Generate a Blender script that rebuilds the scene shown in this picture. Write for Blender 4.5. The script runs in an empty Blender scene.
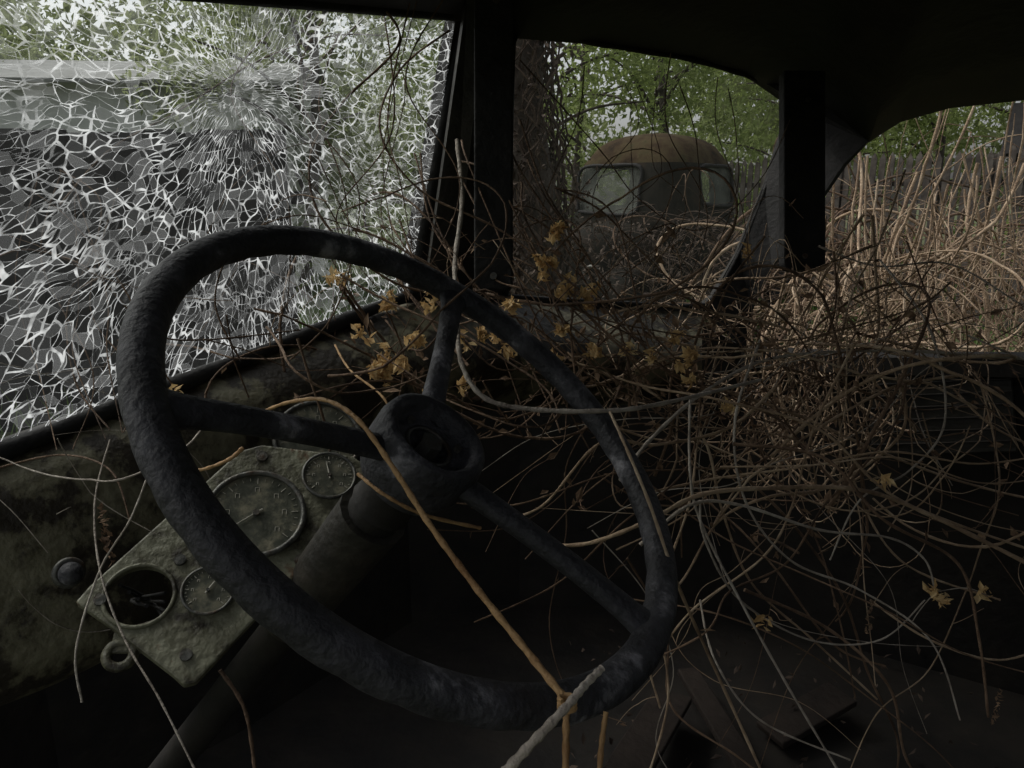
import bpy, bmesh, math, random
import numpy as np
from mathutils import Vector, Matrix
random.seed(7); np.random.seed(7)
sc=bpy.context.scene
sc.view_settings.view_transform='Standard'; sc.view_settings.look='None'; sc.view_settings.exposure=0
# ------------------------------------------------------------------ survey frame
EYE=Vector((0,0,1.75)); PITCH=math.radians(14); FL=750.0
FW=Vector((0,math.cos(PITCH),-math.sin(PITCH))); UP=Vector((0,math.sin(PITCH),math.cos(PITCH))); RX=Vector((1,0,0))
def P(a,b,d):      # surveyed bearing + distance -> world position
    return EYE+RX*((a-512)/FL*d)+UP*(-(b-384)/FL*d)+FW*d
def CV(x,y,z): return RX*x+UP*y-FW*z
REAR=Vector((.875,-.484,0)).normalized(); SIDE=Vector((.484,.875,0)).normalized(); Z=Vector((0,0,1))
class Plane:
    def __init__(s,a,b,c):
        s.o=a; s.n=(b-a).cross(c-a).normalized()
        if s.n.dot(EYE-a)<0: s.n=-s.n
    def hit(s,a,b,off=0.0):
        r=P(a,b,1)-EYE
        t=(s.o+s.n*off-EYE).dot(s.n)/r.dot(s.n)
        return EYE+r*t
# ------------------------------------------------------------------ materials
def newmat(name):
    m=bpy.data.materials.new(name); m.use_nodes=True
    nt=m.node_tree; b=nt.nodes['Principled BSDF']; return m,nt,b
def mat(name,cols,scale=8,rough=.7,bump=.3,metal=0,detail=8,bscale=None,stops=None,dist=0.0,spec=.3,transl=0):
    m,nt,b=newmat(name); N=nt.nodes; L=nt.links
    tc=N.new('ShaderNodeTexCoord'); no=N.new('ShaderNodeTexNoise'); no.inputs['Scale'].default_value=scale
    no.inputs['Detail'].default_value=detail; no.inputs['Roughness'].default_value=.65; no.inputs['Distortion'].default_value=dist
    L.new(tc.outputs['Object'],no.inputs['Vector'])
    cr=N.new('ShaderNodeValToRGB'); L.new(no.outputs['Fac'],cr.inputs['Fac'])
    n=len(cols); st=stops or [.32+.36*i/(max(1,n-1)) for i in range(n)]
    while len(cr.color_ramp.elements)<n: cr.color_ramp.elements.new(.5)
    for i,c in enumerate(cols):
        cr.color_ramp.elements[i].position=st[i]; cr.color_ramp.elements[i].color=(*c,1)
    L.new(cr.outputs['Color'],b.inputs['Base Color'])
    b.inputs['Roughness'].default_value=rough; b.inputs['Metallic'].default_value=metal
    b.inputs['Specular IOR Level'].default_value=spec
    if bump:
        n2=N.new('ShaderNodeTexNoise'); n2.inputs['Scale'].default_value=bscale or scale*4; n2.inputs['Detail'].default_value=6
        L.new(tc.outputs['Object'],n2.inputs['Vector'])
        bp=N.new('ShaderNodeBump'); bp.inputs['Strength'].default_value=bump; bp.inputs['Distance'].default_value=.01
        L.new(n2.outputs['Fac'],bp.inputs['Height']); L.new(bp.outputs['Normal'],b.inputs['Normal'])
    if transl:
        tr=N.new('ShaderNodeBsdfTranslucent'); L.new(cr.outputs['Color'],tr.inputs['Color'])
        mx=N.new('ShaderNodeMixShader'); mx.inputs['Fac'].default_value=transl
        out=N['Material Output']; L.new(b.outputs[0],mx.inputs[1]); L.new(tr.outputs[0],mx.inputs[2]); L.new(mx.outputs[0],out.inputs['Surface'])
    return m
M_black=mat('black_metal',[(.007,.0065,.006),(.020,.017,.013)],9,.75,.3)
M_dash=mat('dash_paint',[(.018,.015,.010),(.026,.021,.014),(.10,.092,.058),(.17,.16,.105),(.10,.052,.026)],13,.55,.4,bscale=90,stops=[.3,.47,.52,.64,.71])
M_panel=mat('cluster_paint',[(.025,.021,.014),(.095,.092,.06),(.17,.17,.118),(.09,.052,.027)],24,.5,.35,bscale=110,stops=[.40,.48,.62,.70])
M_col=mat('column_paint',[(.010,.009,.007),(.022,.020,.016),(.04,.034,.026)],14,.5,.3,bscale=80)
M_wheel=mat('worn_bakelite',[(.012,.012,.013),(.024,.024,.027),(.05,.05,.056),(.24,.235,.25)],15,.62,.4,bscale=140,stops=[.3,.5,.59,.68],spec=.35)
M_rubber=mat('old_rubber',[(.006,.006,.006),(.02,.019,.018)],20,.8,.3)
M_face=mat('gauge_face',[(.03,.034,.026),(.07,.072,.055),(.20,.185,.13)],55,.3,.1,spec=.6)
M_ring=mat('gauge_ring',[(.03,.03,.028),(.10,.10,.09),(.06,.035,.02)],40,.45,.2,metal=.5)
M_white=mat('aged_ink',[(.25,.24,.2),(.4,.38,.32)],60,.7,0)
M_straw=mat('straw_vine',[(.13,.085,.055),(.32,.23,.15),(.48,.38,.27)],14,.8,.5,bscale=160)
M_gold=mat('golden_vine',[(.24,.13,.055),(.50,.32,.15)],25,.65,.4,bscale=200)
M_grey=mat('grey_vine',[(.15,.125,.10),(.32,.28,.235),(.46,.42,.36)],22,.8,.5,bscale=200)
M_brown=mat('brown_vine',[(.04,.025,.016),(.12,.076,.048),(.22,.15,.10)],14,.85,.5,bscale=150)
M_dbrown=mat('dark_vine',[(.02,.014,.011),(.055,.038,.027),(.10,.072,.052)],14,.9,.5,bscale=100)
M_dleaf=mat('dry_leaf',[(.32,.19,.08),(.62,.43,.20),(.78,.62,.36)],40,.8,.2,transl=.35)
M_bleaf=mat('brown_leaf',[(.06,.038,.026),(.17,.11,.07),(.32,.22,.14)],40,.85,.2,transl=.2)
M_ivy=mat('dead_ivy_leaf',[(.03,.022,.018),(.075,.055,.042),(.14,.105,.08)],9,.9,.2,transl=.1)
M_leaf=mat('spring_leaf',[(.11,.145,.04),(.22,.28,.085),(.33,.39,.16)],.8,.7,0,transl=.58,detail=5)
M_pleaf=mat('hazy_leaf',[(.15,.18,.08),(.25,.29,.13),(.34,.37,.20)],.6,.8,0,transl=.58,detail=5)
M_bark=mat('bark',[(.03,.024,.02),(.075,.06,.048),(.11,.095,.08)],9,.9,.8)
M_fence=mat('dark_plank',[(.008,.007,.0065),(.02,.018,.016)],5,.85,.5)
M_pale=mat('grey_plank',[(.035,.029,.025),(.08,.068,.058),(.13,.115,.10)],5,.85,.5)
M_ground=mat('ground_earth_grass',[(.05,.04,.028),(.07,.08,.03),(.07,.12,.03)],1.5,.95,.6)
M_grass=mat('grass_blades',[(.05,.10,.02),(.10,.18,.04),(.16,.17,.08)],1.0,.8,0,transl=.4)
M_rust=mat('rusty_roof',[(.016,.014,.010),(.042,.028,.017),(.062,.047,.025),(.034,.036,.018)],5,.95,.6,stops=[.3,.45,.58,.72],spec=.05)
M_body=mat('faded_green_body',[(.008,.008,.006),(.018,.016,.012),(.035,.024,.016)],4,.8,.4,spec=.1)
M_plaster=mat('plaster',[(.52,.53,.50),(.68,.68,.65)],3,.9,.2)
M_roofg=mat('slate_roof',[(.22,.22,.21),(.34,.34,.33)],4,.9,.3)
M_wood=mat('old_board',[(.012,.009,.007),(.028,.021,.016)],12,.85,.5)
# ------------------------------------------------------------------ helpers
def link(o,parent=None):
    sc.collection.objects.link(o)
    if parent is not None: o.parent=parent
    return o
def empty(name):
    e=bpy.data.objects.new(name,None); e.empty_display_size=.1; return link(e)
def mesh(name,v,f,m,parent=None,smooth=False,solid=0,sub=0,bev=0):
    me=bpy.data.meshes.new(name); me.from_pydata([tuple(x) for x in v],[],f); me.update()
    bm=bmesh.new(); bm.from_mesh(me); bmesh.ops.recalc_face_normals(bm,faces=bm.faces); bm.to_mesh(me); bm.free()
    if smooth:
        for p in me.polygons: p.use_smooth=True
    me.materials.append(m); o=bpy.data.objects.new(name,me); link(o,parent)
    if sub: x=o.modifiers.new('s','SUBSURF'); x.levels=sub; x.render_levels=sub
    if solid: x=o.modifiers.new('t','SOLIDIFY'); x.thickness=solid; x.offset=0
    if bev: x=o.modifiers.new('b','BEVEL'); x.width=bev; x.segments=2
    return o
def strip(name,A,B,m,parent=None,solid=0,closed=False,smooth=False,sub=0):
    n=len(A); v=list(A)+list(B); f=[(i,(i+1)%n,n+(i+1)%n,n+i) for i in range(n if closed else n-1)]
    return mesh(name,v,f,m,parent,smooth,solid,sub)
def catmull(pts,k=8):
    out=[]; n=len(pts)
    for i in range(n-1):
        p0=pts[max(i-1,0)];p1=pts[i];p2=pts[i+1];p3=pts[min(i+2,n-1)]
        for j in range(k):
            t=j/k
            out.append(.5*((2*p1)+(p2-p0)*t+(2*p0-5*p1+4*p2-p3)*t*t+(3*p1-p0-3*p2+p3)*t**3))
    out.append(pts[-1]); return out
def curves(name,lines,m,parent=None,res=2):
    """lines: list of (pts, r0, r1)"""
    cu=bpy.data.curves.new(name,'CURVE'); cu.dimensions='3D'; cu.bevel_depth=1.0; cu.bevel_resolution=res; cu.use_fill_caps=True
    for pts,r0,r1 in lines:
        s=cu.splines.new('POLY'); n=len(pts); s.points.add(n-1)
        co=[]; 
        for p in pts: co+= [p[0],p[1],p[2],1]
        s.points.foreach_set('co',co)
        s.points.foreach_set('radius',[(r0+(r1-r0)*i/max(1,n-1))*(1+.14*math.sin(i*1.7+r0*9e3)) for i in range(n)])
        s.use_smooth=True
    cu.materials.append(m); o=bpy.data.objects.new(name,cu); return link(o,parent)
def rv():
    v=Vector((random.gauss(0,1),random.gauss(0,1),random.gauss(0,1))); return v.normalized()
def wander(p,v,n,step,curl,grav,c,R,ymin=.8,jit=.03):
    p=p.copy(); v=v.normalized(); a=rv(); pts=[p.copy()]; kk=random.randint(5,11)
    for i in range(n):
        if i%7==0: a=(a*.7+rv()*.6)
        v=v+a.cross(v)*curl*step+rv()*jit; v.z-=grav*step
        if i%kk==kk-1: v=v.normalized()+rv()*.28      # kink at a node
        q=Vector(((p.x-c.x)/R.x,(p.y-c.y)/R.y,(p.z-c.z)/R.z)); l=q.length
        if l>1: v-=(p-c).normalized()*min(.3,.3*(l-1)+.03)
        if p.y<ymin: v.y+=.3
        v.normalize(); p=p+v*step; pts.append(p.copy())
    return pts
def leaf_quads(centers,size,flat=0.0):
    c=np.asarray(centers,float); n=len(c)
    a=np.random.normal(size=(n,3)); a/=np.linalg.norm(a,axis=1)[:,None]
    b=np.random.normal(size=(n,3)); b-= (b*a).sum(1)[:,None]*a; b/=np.linalg.norm(b,axis=1)[:,None]
    k=np.cross(a,b); s=(size*np.random.uniform(.55,1.3,n))[:,None]
    v=np.stack([c-a*s,c+b*s*.45+k*s*.2,c+a*s,c-b*s*.45+k*s*.2],1).reshape(-1,3)
    f=[(4*i,4*i+1,4*i+2) for i in range(n)]+[(4*i,4*i+2,4*i+3) for i in range(n)]
    return v,f
def leaves(name,centers,size,m,parent=None):
    v,f=leaf_quads(centers,size)
    me=bpy.data.meshes.new(name); me.from_pydata(v.tolist(),[],f); me.update(); me.materials.append(m)
    o=bpy.data.objects.new(name,me); return link(o,parent)
def disc(name,c,n,r,m,parent=None,h=.004,seg=48):
    q=n.to_track_quat('Z','Y').to_matrix().to_4x4(); bm=bmesh.new()
    bmesh.ops.create_cone(bm,cap_ends=True,segments=seg,radius1=r,radius2=r*.97,depth=h)
    me=bpy.data.meshes.new(name); bm.to_mesh(me); bm.free(); me.transform(Matrix.Translation(c)@q); me.materials.append(m)
    return link(bpy.data.objects.new(name,me),parent)
def torus(name,c,n,R,r,m,parent=None,seg=64,sr=14):
    q=n.to_track_quat('Z','Y').to_matrix(); v=[];f=[]
    for i in range(seg):
        a=2*math.pi*i/seg
        for j in range(sr):
            b=2*math.pi*j/sr
            v.append(c+q@Vector(((R+r*math.cos(b))*math.cos(a),(R+r*math.cos(b))*math.sin(a),r*math.sin(b))))
            f.append((i*sr+j,((i+1)%seg)*sr+j,((i+1)%seg)*sr+(j+1)%sr,i*sr+(j+1)%sr))
    return mesh(name,v,f,m,parent,True)
def box(name,c,ax,ay,az,sx,sy,sz,m,parent=None,bev=.004):
    v=[c+ax*sx*i+ay*sy*j+az*sz*k for i in(-.5,.5) for j in(-.5,.5) for k in(-.5,.5)]
    f=[(0,1,3,2),(4,6,7,5),(0,4,5,1),(2,3,7,6),(0,2,6,4),(1,5,7,3)]
    return mesh(name,v,f,m,parent,bev=bev)
# ================================================================== CAB
cab=empty('truck_cab')
B1=P(412,294,1.25);B0=P(0,452,.74);T1=P(463,16,1.15)
PL=Plane(B0,B1,T1)
u=(B1-B0); w=(T1-B1)
BL=B0-u*.45; TL=B0+w-u*.45; 
me=bpy.data.meshes.new('shattered_windshield')
vs=[BL,B1,T1,TL]; me.from_pydata([tuple(x) for x in vs],[],[(0,1,2,3)]); me.update()
uh=u.normalized(); vh=(w-uh*w.dot(uh)).normalized()
uvl=me.uv_layers.new(name='UVMap')
for i,p in enumerate(vs): uvl.data[i].uv=((p-B0).dot(uh),(p-B0).dot(vh))
ipt=PL.hit(235,95); IU=((ipt-B0).dot(uh),(ipt-B0).dot(vh))
m,nt,b=newmat('crazed_safety_glass'); N=nt.nodes; L=nt.links; N.remove(b)
def MATH(op,a,b=None,c=None):
    n=N.new('ShaderNodeMath'); n.operation=op
    for i,x in enumerate((a,b,c)):
        if x is None: continue
        if isinstance(x,(int,float)): n.inputs[i].default_value=x
        else: L.new(x,n.inputs[i])
    return n.outputs[0]
uv=N.new('ShaderNodeUVMap'); uv.uv_map='UVMap'
nz=N.new('ShaderNodeTexNoise'); nz.inputs['Scale'].default_value=8; nz.inputs['Detail'].default_value=3; L.new(uv.outputs[0],nz.inputs['Vector'])
s1=N.new('ShaderNodeVectorMath'); s1.operation='SUBTRACT'; L.new(nz.outputs['Color'],s1.inputs[0]); s1.inputs[1].default_value=(.5,.5,.5)
s2=N.new('ShaderNodeVectorMath'); s2.operation='SCALE'; s2.inputs['Scale'].default_value=.07; L.new(s1.outputs[0],s2.inputs[0])
s3=N.new('ShaderNodeVectorMath'); s3.operation='ADD'; L.new(uv.outputs[0],s3.inputs[0]); L.new(s2.outputs[0],s3.inputs[1])
s4=N.new('ShaderNodeVectorMath'); s4.operation='SUBTRACT'; L.new(s3.outputs[0],s4.inputs[0]); s4.inputs[1].default_value=(IU[0],IU[1],0)
sx=N.new('ShaderNodeSeparateXYZ'); L.new(s4.outputs[0],sx.inputs[0])
ln=N.new('ShaderNodeVectorMath'); ln.operation='LENGTH'; L.new(s4.outputs[0],ln.inputs[0])
r=ln.outputs['Value']; th=MATH('ARCTAN2',sx.outputs[1],sx.outputs[0])
def polar(kt,kr,off):
    c=N.new('ShaderNodeCombineXYZ'); L.new(MATH('ADD',MATH('MULTIPLY',th,kt),off),c.inputs[0]); L.new(MATH('MULTIPLY',r,kr),c.inputs[1]); return c.outputs[0]
def vor(vec,scale,feat,rnd=1.0):
    v=N.new('ShaderNodeTexVoronoi'); v.voronoi_dimensions='2D'; v.feature=feat; v.inputs['Scale'].default_value=scale; v.inputs['Randomness'].default_value=rnd
    L.new(vec,v.inputs['Vector']); return v
vA1=vor(polar(15,38,0),1.0,'DISTANCE_TO_EDGE'); vA2=vor(polar(31,27,50),1.0,'DISTANCE_TO_EDGE')
mp=N.new('ShaderNodeMapping'); mp.inputs['Rotation'].default_value=(0,0,.55); mp.inputs['Scale'].default_value=(1,1.5,1); L.new(s3.outputs[0],mp.inputs['Vector'])
vB=vor(mp.outputs[0],60,'DISTANCE_TO_EDGE'); vBc=vor(mp.outputs[0],60,'F1')
n2=N.new('ShaderNodeTexNoise'); n2.inputs['Scale'].default_value=26; n2.inputs['Detail'].default_value=3; L.new(uv.outputs[0],n2.inputs['Vector'])
wd=MATH('MULTIPLY',MATH('SUBTRACT',n2.outputs['Fac'],.30),.24)
def linemask(d,wn,k):
    q=MATH('DIVIDE',d,MATH('MAXIMUM',MATH('MULTIPLY',wn,k),.012))
    return MATH('MINIMUM',MATH('MAXIMUM',MATH('MULTIPLY',MATH('SUBTRACT',1.2,q),2.2),0),1)
sw_=MATH('MINIMUM',MATH('MAXIMUM',MATH('MULTIPLY',MATH('SUBTRACT',r,.20),14.0),0),1)
lA=MATH('MAXIMUM',MATH('MULTIPLY',linemask(vA1.outputs['Distance'],wd,1.0),MATH('SUBTRACT',1.0,sw_)),MATH('MULTIPLY',linemask(vA2.outputs['Distance'],wd,1.0),sw_))
lB=MATH('MULTIPLY',linemask(vB.outputs['Distance'],wd,.6),MATH('MULTIPLY',n2.outputs['Fac'],1.15))
mk=MATH('MAXIMUM',lA,lB)
mot=N.new('ShaderNodeTexNoise'); mot.inputs['Scale'].default_value=70; mot.inputs['Detail'].default_value=2; L.new(uv.outputs[0],mot.inputs['Vector'])
mr=N.new('ShaderNodeMapRange'); L.new(mot.outputs['Fac'],mr.inputs['Value']); mr.inputs['From Min'].default_value=.38; mr.inputs['From Max'].default_value=.62; mr.inputs['To Min'].default_value=.25; mr.inputs['To Max'].default_value=.85
mk=MATH('MULTIPLY',mk,mr.outputs[0])
tp=N.new('ShaderNodeBsdfTransparent'); tp.inputs['Color'].default_value=(.84,.87,.85,1)
tl=N.new('ShaderNodeBsdfTranslucent'); tl.inputs['Color'].default_value=(.80,.83,.84,1)
gl=N.new('ShaderNodeBsdfGlossy'); gl.inputs['Roughness'].default_value=.25; gl.inputs['Color'].default_value=(.8,.82,.82,1)
crk=N.new('ShaderNodeMixShader'); crk.inputs['Fac'].default_value=.10; L.new(tl.outputs[0],crk.inputs[1]); L.new(gl.outputs[0],crk.inputs[2])
sc3=N.new('ShaderNodeSeparateColor'); L.new(vBc.outputs['Color'],sc3.inputs[0])
hz=MATH('ADD',MATH('MULTIPLY',MATH('POWER',sc3.outputs[0],3),.13),.012)
fac=MATH('MAXIMUM',mk,hz)
mx=N.new('ShaderNodeMixShader'); L.new(fac,mx.inputs['Fac']); L.new(tp.outputs[0],mx.inputs[1]); L.new(crk.outputs[0],mx.inputs[2])
L.new(mx.outputs[0],N['Material Output'].inputs['Surface'])
me.materials.append(m); M_crazed=m
link(bpy.data.objects.new('shattered_windshield',me))
def dusty(name,k,tint,dc):
    m,nt,b=newmat(name); N=nt.nodes; L=nt.links; N.remove(b)
    tp=N.new('ShaderNodeBsdfTransparent'); tp.inputs['Color'].default_value=tint
    df=N.new('ShaderNodeBsdfDiffuse') if k>.3 else N.new('ShaderNodeBsdfTranslucent'); df.inputs['Color'].default_value=dc
    tc=N.new('ShaderNodeTexCoord'); no=N.new('ShaderNodeTexNoise'); no.inputs['Scale'].default_value=6; no.inputs['Detail'].default_value=6; L.new(tc.outputs['Object'],no.inputs['Vector'])
    mm=N.new('ShaderNodeMath'); mm.operation='MULTIPLY'; mm.inputs[1].default_value=k; L.new(no.outputs['Fac'],mm.inputs[0])
    mx=N.new('ShaderNodeMixShader'); L.new(mm.outputs[0],mx.inputs[0]); L.new(tp.outputs[0],mx.inputs[1]); L.new(df.outputs[0],mx.inputs[2]); L.new(mx.outputs[0],N['Material Output'].inputs['Surface'])
    return m
M_dusty=dusty('dusty_glass',.025,(.95,.96,.95,1),(.42,.44,.38,1)); M_dusty2=dusty('grimy_glass',.7,(.62,.65,.6,1),(.25,.265,.23,1))
PR=Plane(P(510,297,1.42),P(700,310,1.75),P(520,38,1.32))
inner=[(504,297),(508,170),(514,36),(600,45),(690,60),(745,76),(775,90),(786,104),(781,135),(765,185),(737,253),(712,295),(700,305),(640,304)]
IL=[PR.hit(*q) for q in inner]
cen=sum(IL,Vector())/len(IL)
mesh('passenger_windshield',IL,[tuple(range(len(IL)))],M_dusty,cab)
OL=[p+(p-cen).normalized()*.035 for p in IL]
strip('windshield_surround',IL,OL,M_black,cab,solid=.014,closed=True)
curves('windshield_seal',[(catmull([p-PR.n*-.006 for p in IL]+[IL[0]],6),.006,.006),
     (catmull([BL,B0,B1],10),.011,.011),([B1,B1.lerp(T1,.5),T1],.012,.012),([T1,TL],.009,.009)],M_rubber,cab)
strip('centre_post',[P(455,-6,1.13),P(400,302,1.27)],[P(512,0,1.36),P(505,300,1.46)],M_black,cab,solid=.02)
strip('post_cap',[P(466,-6,1.10),P(424,292,1.22)],[P(486,-6,1.10),P(452,300,1.24)],M_col,cab,solid=.03)
# --- door / side window
PD=Plane(P(745,345,1.80),P(1100,353,1.45),P(870,140,1.62))
WB=[PD.hit(745,345),PD.hit(850,351),PD.hit(1024,352),PD.hit(1250,354)]
down=[Vector((p.x,p.y,.69)) for p in WB]
rows=[WB]
lip=[p+PD.n*.03-Z*.012 for p in WB]; lip2=[p+PD.n*.035-Z*.05 for p in WB]
rows+= [lip,lip2,[p-Z*.07+PD.n*.004 for p in WB],[p.lerp(q,.5)+PD.n*.01 for p,q in zip(WB,down)],down]
v=[p for r_ in rows for p in r_]; nc=4
f=[(i*nc+j,i*nc+j+1,(i+1)*nc+j+1,(i+1)*nc+j) for i in range(len(rows)-1) for j in range(nc-1)]
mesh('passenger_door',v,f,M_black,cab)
pp=[PD.hit(868,378,.02),PD.hit(1012,372,.02),PD.hit(1018,452,.02),PD.hit(872,456,.02)]
mesh('door_pocket',pp,[(0,1,2,3)],M_col,cab,solid=.006,bev=.004)
curves('door_ribs',[([PD.hit(870,385+i*12,.026),PD.hit(1012,379+i*12.4,.026)],.0022,.0022) for i in range(6)],M_black,cab)
RA=[PR.hit(*q) for q in [(760,78),(786,104),(781,135),(765,185),(737,253),(712,295),(700,308)]]
RB=[PD.hit(*q) for q in [(900,120),(870,140),(845,165),(828,190),(772,268),(752,310),(745,350)]]
strip('a_pillar',RA,RB,M_rubber,cab,solid=.012)
def dn(p,z=.69): return Vector((p.x,p.y,z))
kk=[P(-330,560,.9),P(-100,480,1.0),P(0,440,1.15),P(200,370,1.35),P(400,330,1.75),P(520,330,1.85),P(704,325,1.80),P(752,352,1.80)]
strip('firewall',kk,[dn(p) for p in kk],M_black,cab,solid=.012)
# --- roof liner
def cabp(along,across,z): 
    q=REAR*along+SIDE*across; return Vector((q.x,q.y,z))
head=[TL,T1,PR.hit(490,22),PR.hit(518,36),PR.hit(600,43),PR.hit(690,58),PR.hit(745,74),PR.hit(786,102)]+[PD.hit(*q) for q in [(870,140),(900,120),(950,106),(1024,98),(1100,92),(1250,86)]]
ctr=Vector((.35,.45,2.2))
l2=[p.lerp(ctr,.12)+Z*.035 for p in head]; l3=[p.lerp(ctr,.35)+Z*.05 for p in head]
v=head+l2+l3; n=len(head)
back=[cabp(-.1,-.12,2.12),cabp(.4,-.12,2.14),cabp(.8,.1,2.12),cabp(.8,1.2,2.1)]
v+=[ctr+Z*.1]
ci=len(v)-1
f=[(i,i+1,n+i+1,n+i) for i in range(n-1)]+[(n+i,n+i+1,2*n+i+1,2*n+i) for i in range(n-1)]+[(2*n+i,2*n+i+1,ci) for i in range(n-1)]
b0=len(v); v+=back
f+=[(0,b0,n),(n,b0,2*n),(2*n,b0,ci),(b0,b0+1,ci),(b0+1,b0+2,ci),(b0+2,b0+3,ci),(b0+3,3*n-1,ci),(b0+3,2*n-1,3*n-1),(b0+3,n-1,2*n-1)]
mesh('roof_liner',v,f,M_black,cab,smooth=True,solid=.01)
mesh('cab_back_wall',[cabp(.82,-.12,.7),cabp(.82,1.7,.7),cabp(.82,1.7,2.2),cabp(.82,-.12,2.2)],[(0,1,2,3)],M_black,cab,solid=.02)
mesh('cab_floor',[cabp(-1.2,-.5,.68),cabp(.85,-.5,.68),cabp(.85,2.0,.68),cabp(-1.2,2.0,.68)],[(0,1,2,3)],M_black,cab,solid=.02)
box('seat_cushion',cabp(.50,.75,1.12),REAR,SIDE,Z,.5,1.35,.16,M_wood,cab,bev=.04)
# --- dashboard
st=[[(-330,600,.56),(-330,625,.55),(-330,680,.54),(-330,800,.55),(-330,960,.56)],
    [(-120,500,.68),(-120,520,.66),(-120,560,.64),(-120,650,.65),(-120,780,.66)],
    [(0,453,.745),(0,470,.73),(0,500,.71),(0,600,.70),(0,725,.69)],
    [(200,376,.94),(197,396,.90),(190,425,.86),(190,520,.85),(195,655,.84)],
    [(410,296,1.25),(406,326,1.18),(400,366,1.12),(400,395,1.16),(400,425,1.24)],
    [(520,297,1.45),(515,322,1.36),(510,352,1.29),(510,375,1.33),(510,400,1.42)],
    [(702,308,1.76),(702,332,1.67),(702,355,1.6),(702,375,1.63),(702,400,1.70)]]
rows=[]
for s in st:
    q=[P(*a) for a in s]; e=q[-1]
    q.append(Vector((e.x,e.y,e.z))-REAR*.12-Z*.03)
    rows.append([q[0]-REAR*.02+Z*.0]+q)
nc=len(rows[0]); v=[p for r_ in rows for p in r_]
f=[(i*nc+j,i*nc+j+1,(i+1)*nc+j+1,(i+1)*nc+j) for i in range(len(rows)-1) for j in range(nc-1)]
mesh('dashboard',v,f,M_dash,cab,smooth=True,sub=3)
kp=P(67,572,.70); kn=(EYE-kp).normalized()*.6+REAR*.5; kn.normalize()
torus('choke_bezel',kp+kn*.006,kn,.0115,.003,M_ring,cab,32,8)
bm=bmesh.new(); bmesh.ops.create_uvsphere(bm,u_segments=24,v_segments=16,radius=.0105); me=bpy.data.meshes.new('choke_knob'); bm.to_mesh(me); bm.free(); me.transform(Matrix.Translation(kp+kn*.012)); me.materials.append(M_wheel)
for p in me.polygons: p.use_smooth=True
link(bpy.data.objects.new('choke_knob',me),cab)
def visor(name,x0,x1,ya,yb,d,lean=0):
    e=empty(name); c=(x0+x1)/2; hw=(x1-x0)/2; pts=[(x0,ya),(x1,ya)]
    for k in range(9):
        a=-math.pi/2*k/8
        pts.append((x1-hw*.45+hw*.45*math.cos(a),yb-hw*.45-hw*.45*math.sin(a)))
    for k in range(9):
        a=-math.pi/2-math.pi/2*k/8
        pts.append((x0+hw*.45+hw*.45*math.cos(a),yb-hw*.45-hw*.45*math.sin(a)))
    A=[P(x,y,d) for x,y in pts]; Bk=[p+FW*.03 for p in A]
    n=len(A); f=[tuple(range(n)),tuple(range(2*n-1,n-1,-1))]+[(i,(i+1)%n,n+(i+1)%n,n+i) for i in range(n)]
    mesh('blade',A+Bk,f,M_rubber,e,bev=.003)
    disc('screw',P(c,yb-14,d)-FW*.001,-FW,.005,M_ring,e,.004,16)
    disc('pivot_screw',P(c+3,ya+30,d)-FW*.001,-FW,.005,M_ring,e,.004,16)
    return e
visor('sun_visor',474,513,-30,290,1.04)
visor('sun_visor',784,826,70,270,1.42)
# ================================================================== STEERING WHEEL
sw=empty('steering_wheel')
C=EYE+CV(-.0590,-.0385,-.632); n_=CV(.568,.678,.465).normalized(); d_=CV(.261,.39,-.882).normalized(); m_=n_.cross(d_).normalized()
RW=.2385
def wp(th,r,h=0): a=math.radians(th); return C+(m_*math.cos(a)+d_*math.sin(a))*r+n_*h
v=[];f=[];S=240;SR=20
for i in range(S):
    a=360*i/S
    fg=1-.07*max(0,math.cos(math.radians(a)*40))
    for j in range(SR):
        b=2*math.pi*j/SR; rr=.0145*(fg if math.sin(b)<-.1 else 1)
        v.append(wp(a,RW+rr*math.cos(b),rr*math.sin(b)*.92)); f.append((i*SR+j,((i+1)%S)*SR+j,((i+1)%S)*SR+(j+1)%SR,i*SR+(j+1)%SR))
mesh('rim',v,f,M_wheel,sw,True)
for k,th in enumerate((-50,70,190)):
    v=[];f=[];K_=14
    for i in range(K_+1):
        t=i/K_; rad=min(.03+(RW-.028)*t,RW-.002)
        h=-.030*(1-t)**1.5; wdt=.0135-.003*math.sin(t*math.pi)+.006*max(0,t-.85)/.15; hh=.0095
        a=math.radians(th); rd=m_*math.cos(a)+d_*math.sin(a); tn=-m_*math.sin(a)+d_*math.cos(a)
        for j in range(14):
            b=2*math.pi*j/14; v.append(C+rd*rad+tn*wdt*math.cos(b)+n_*(h+hh*math.sin(b)))
            if i<K_: f.append((i*14+j,i*14+(j+1)%14,(i+1)*14+(j+1)%14,(i+1)*14+j))
    mesh('spoke_%d'%(k+1),v,f,M_wheel,sw,True)
prof=[(0,-.030),(.020,-.030),(.024,-.020),(.033,-.022),(.036,-.010),(.042,-.004),(.048,-.007),(.051,-.018),(.050,-.045),(.044,-.062),(.032,-.07)]
v=[];f=[];S=48
for i in range(S):
    a=360*i/S
    for (r_,h) in prof: v.append(wp(a,max(r_,.0005),h))
np_=len(prof)
for i in range(S):
    for j in range(np_-1): f.append((i*np_+j,((i+1)%S)*np_+j,((i+1)%S)*np_+j+1,i*np_+j+1))
mesh('hub',v,f,M_wheel,sw,True)
disc('hub_nut',wp(0,0,-.022),n_,.011,M_ring,sw,.014,6)
torus('horn_contact',wp(0,0,-.022),n_,.021,.0022,M_ring,sw,40,8)
for a in (20,140,260): disc('hub_screw',wp(a,.028,-.018),n_,.0035,M_ring,sw,.004,10)
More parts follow.
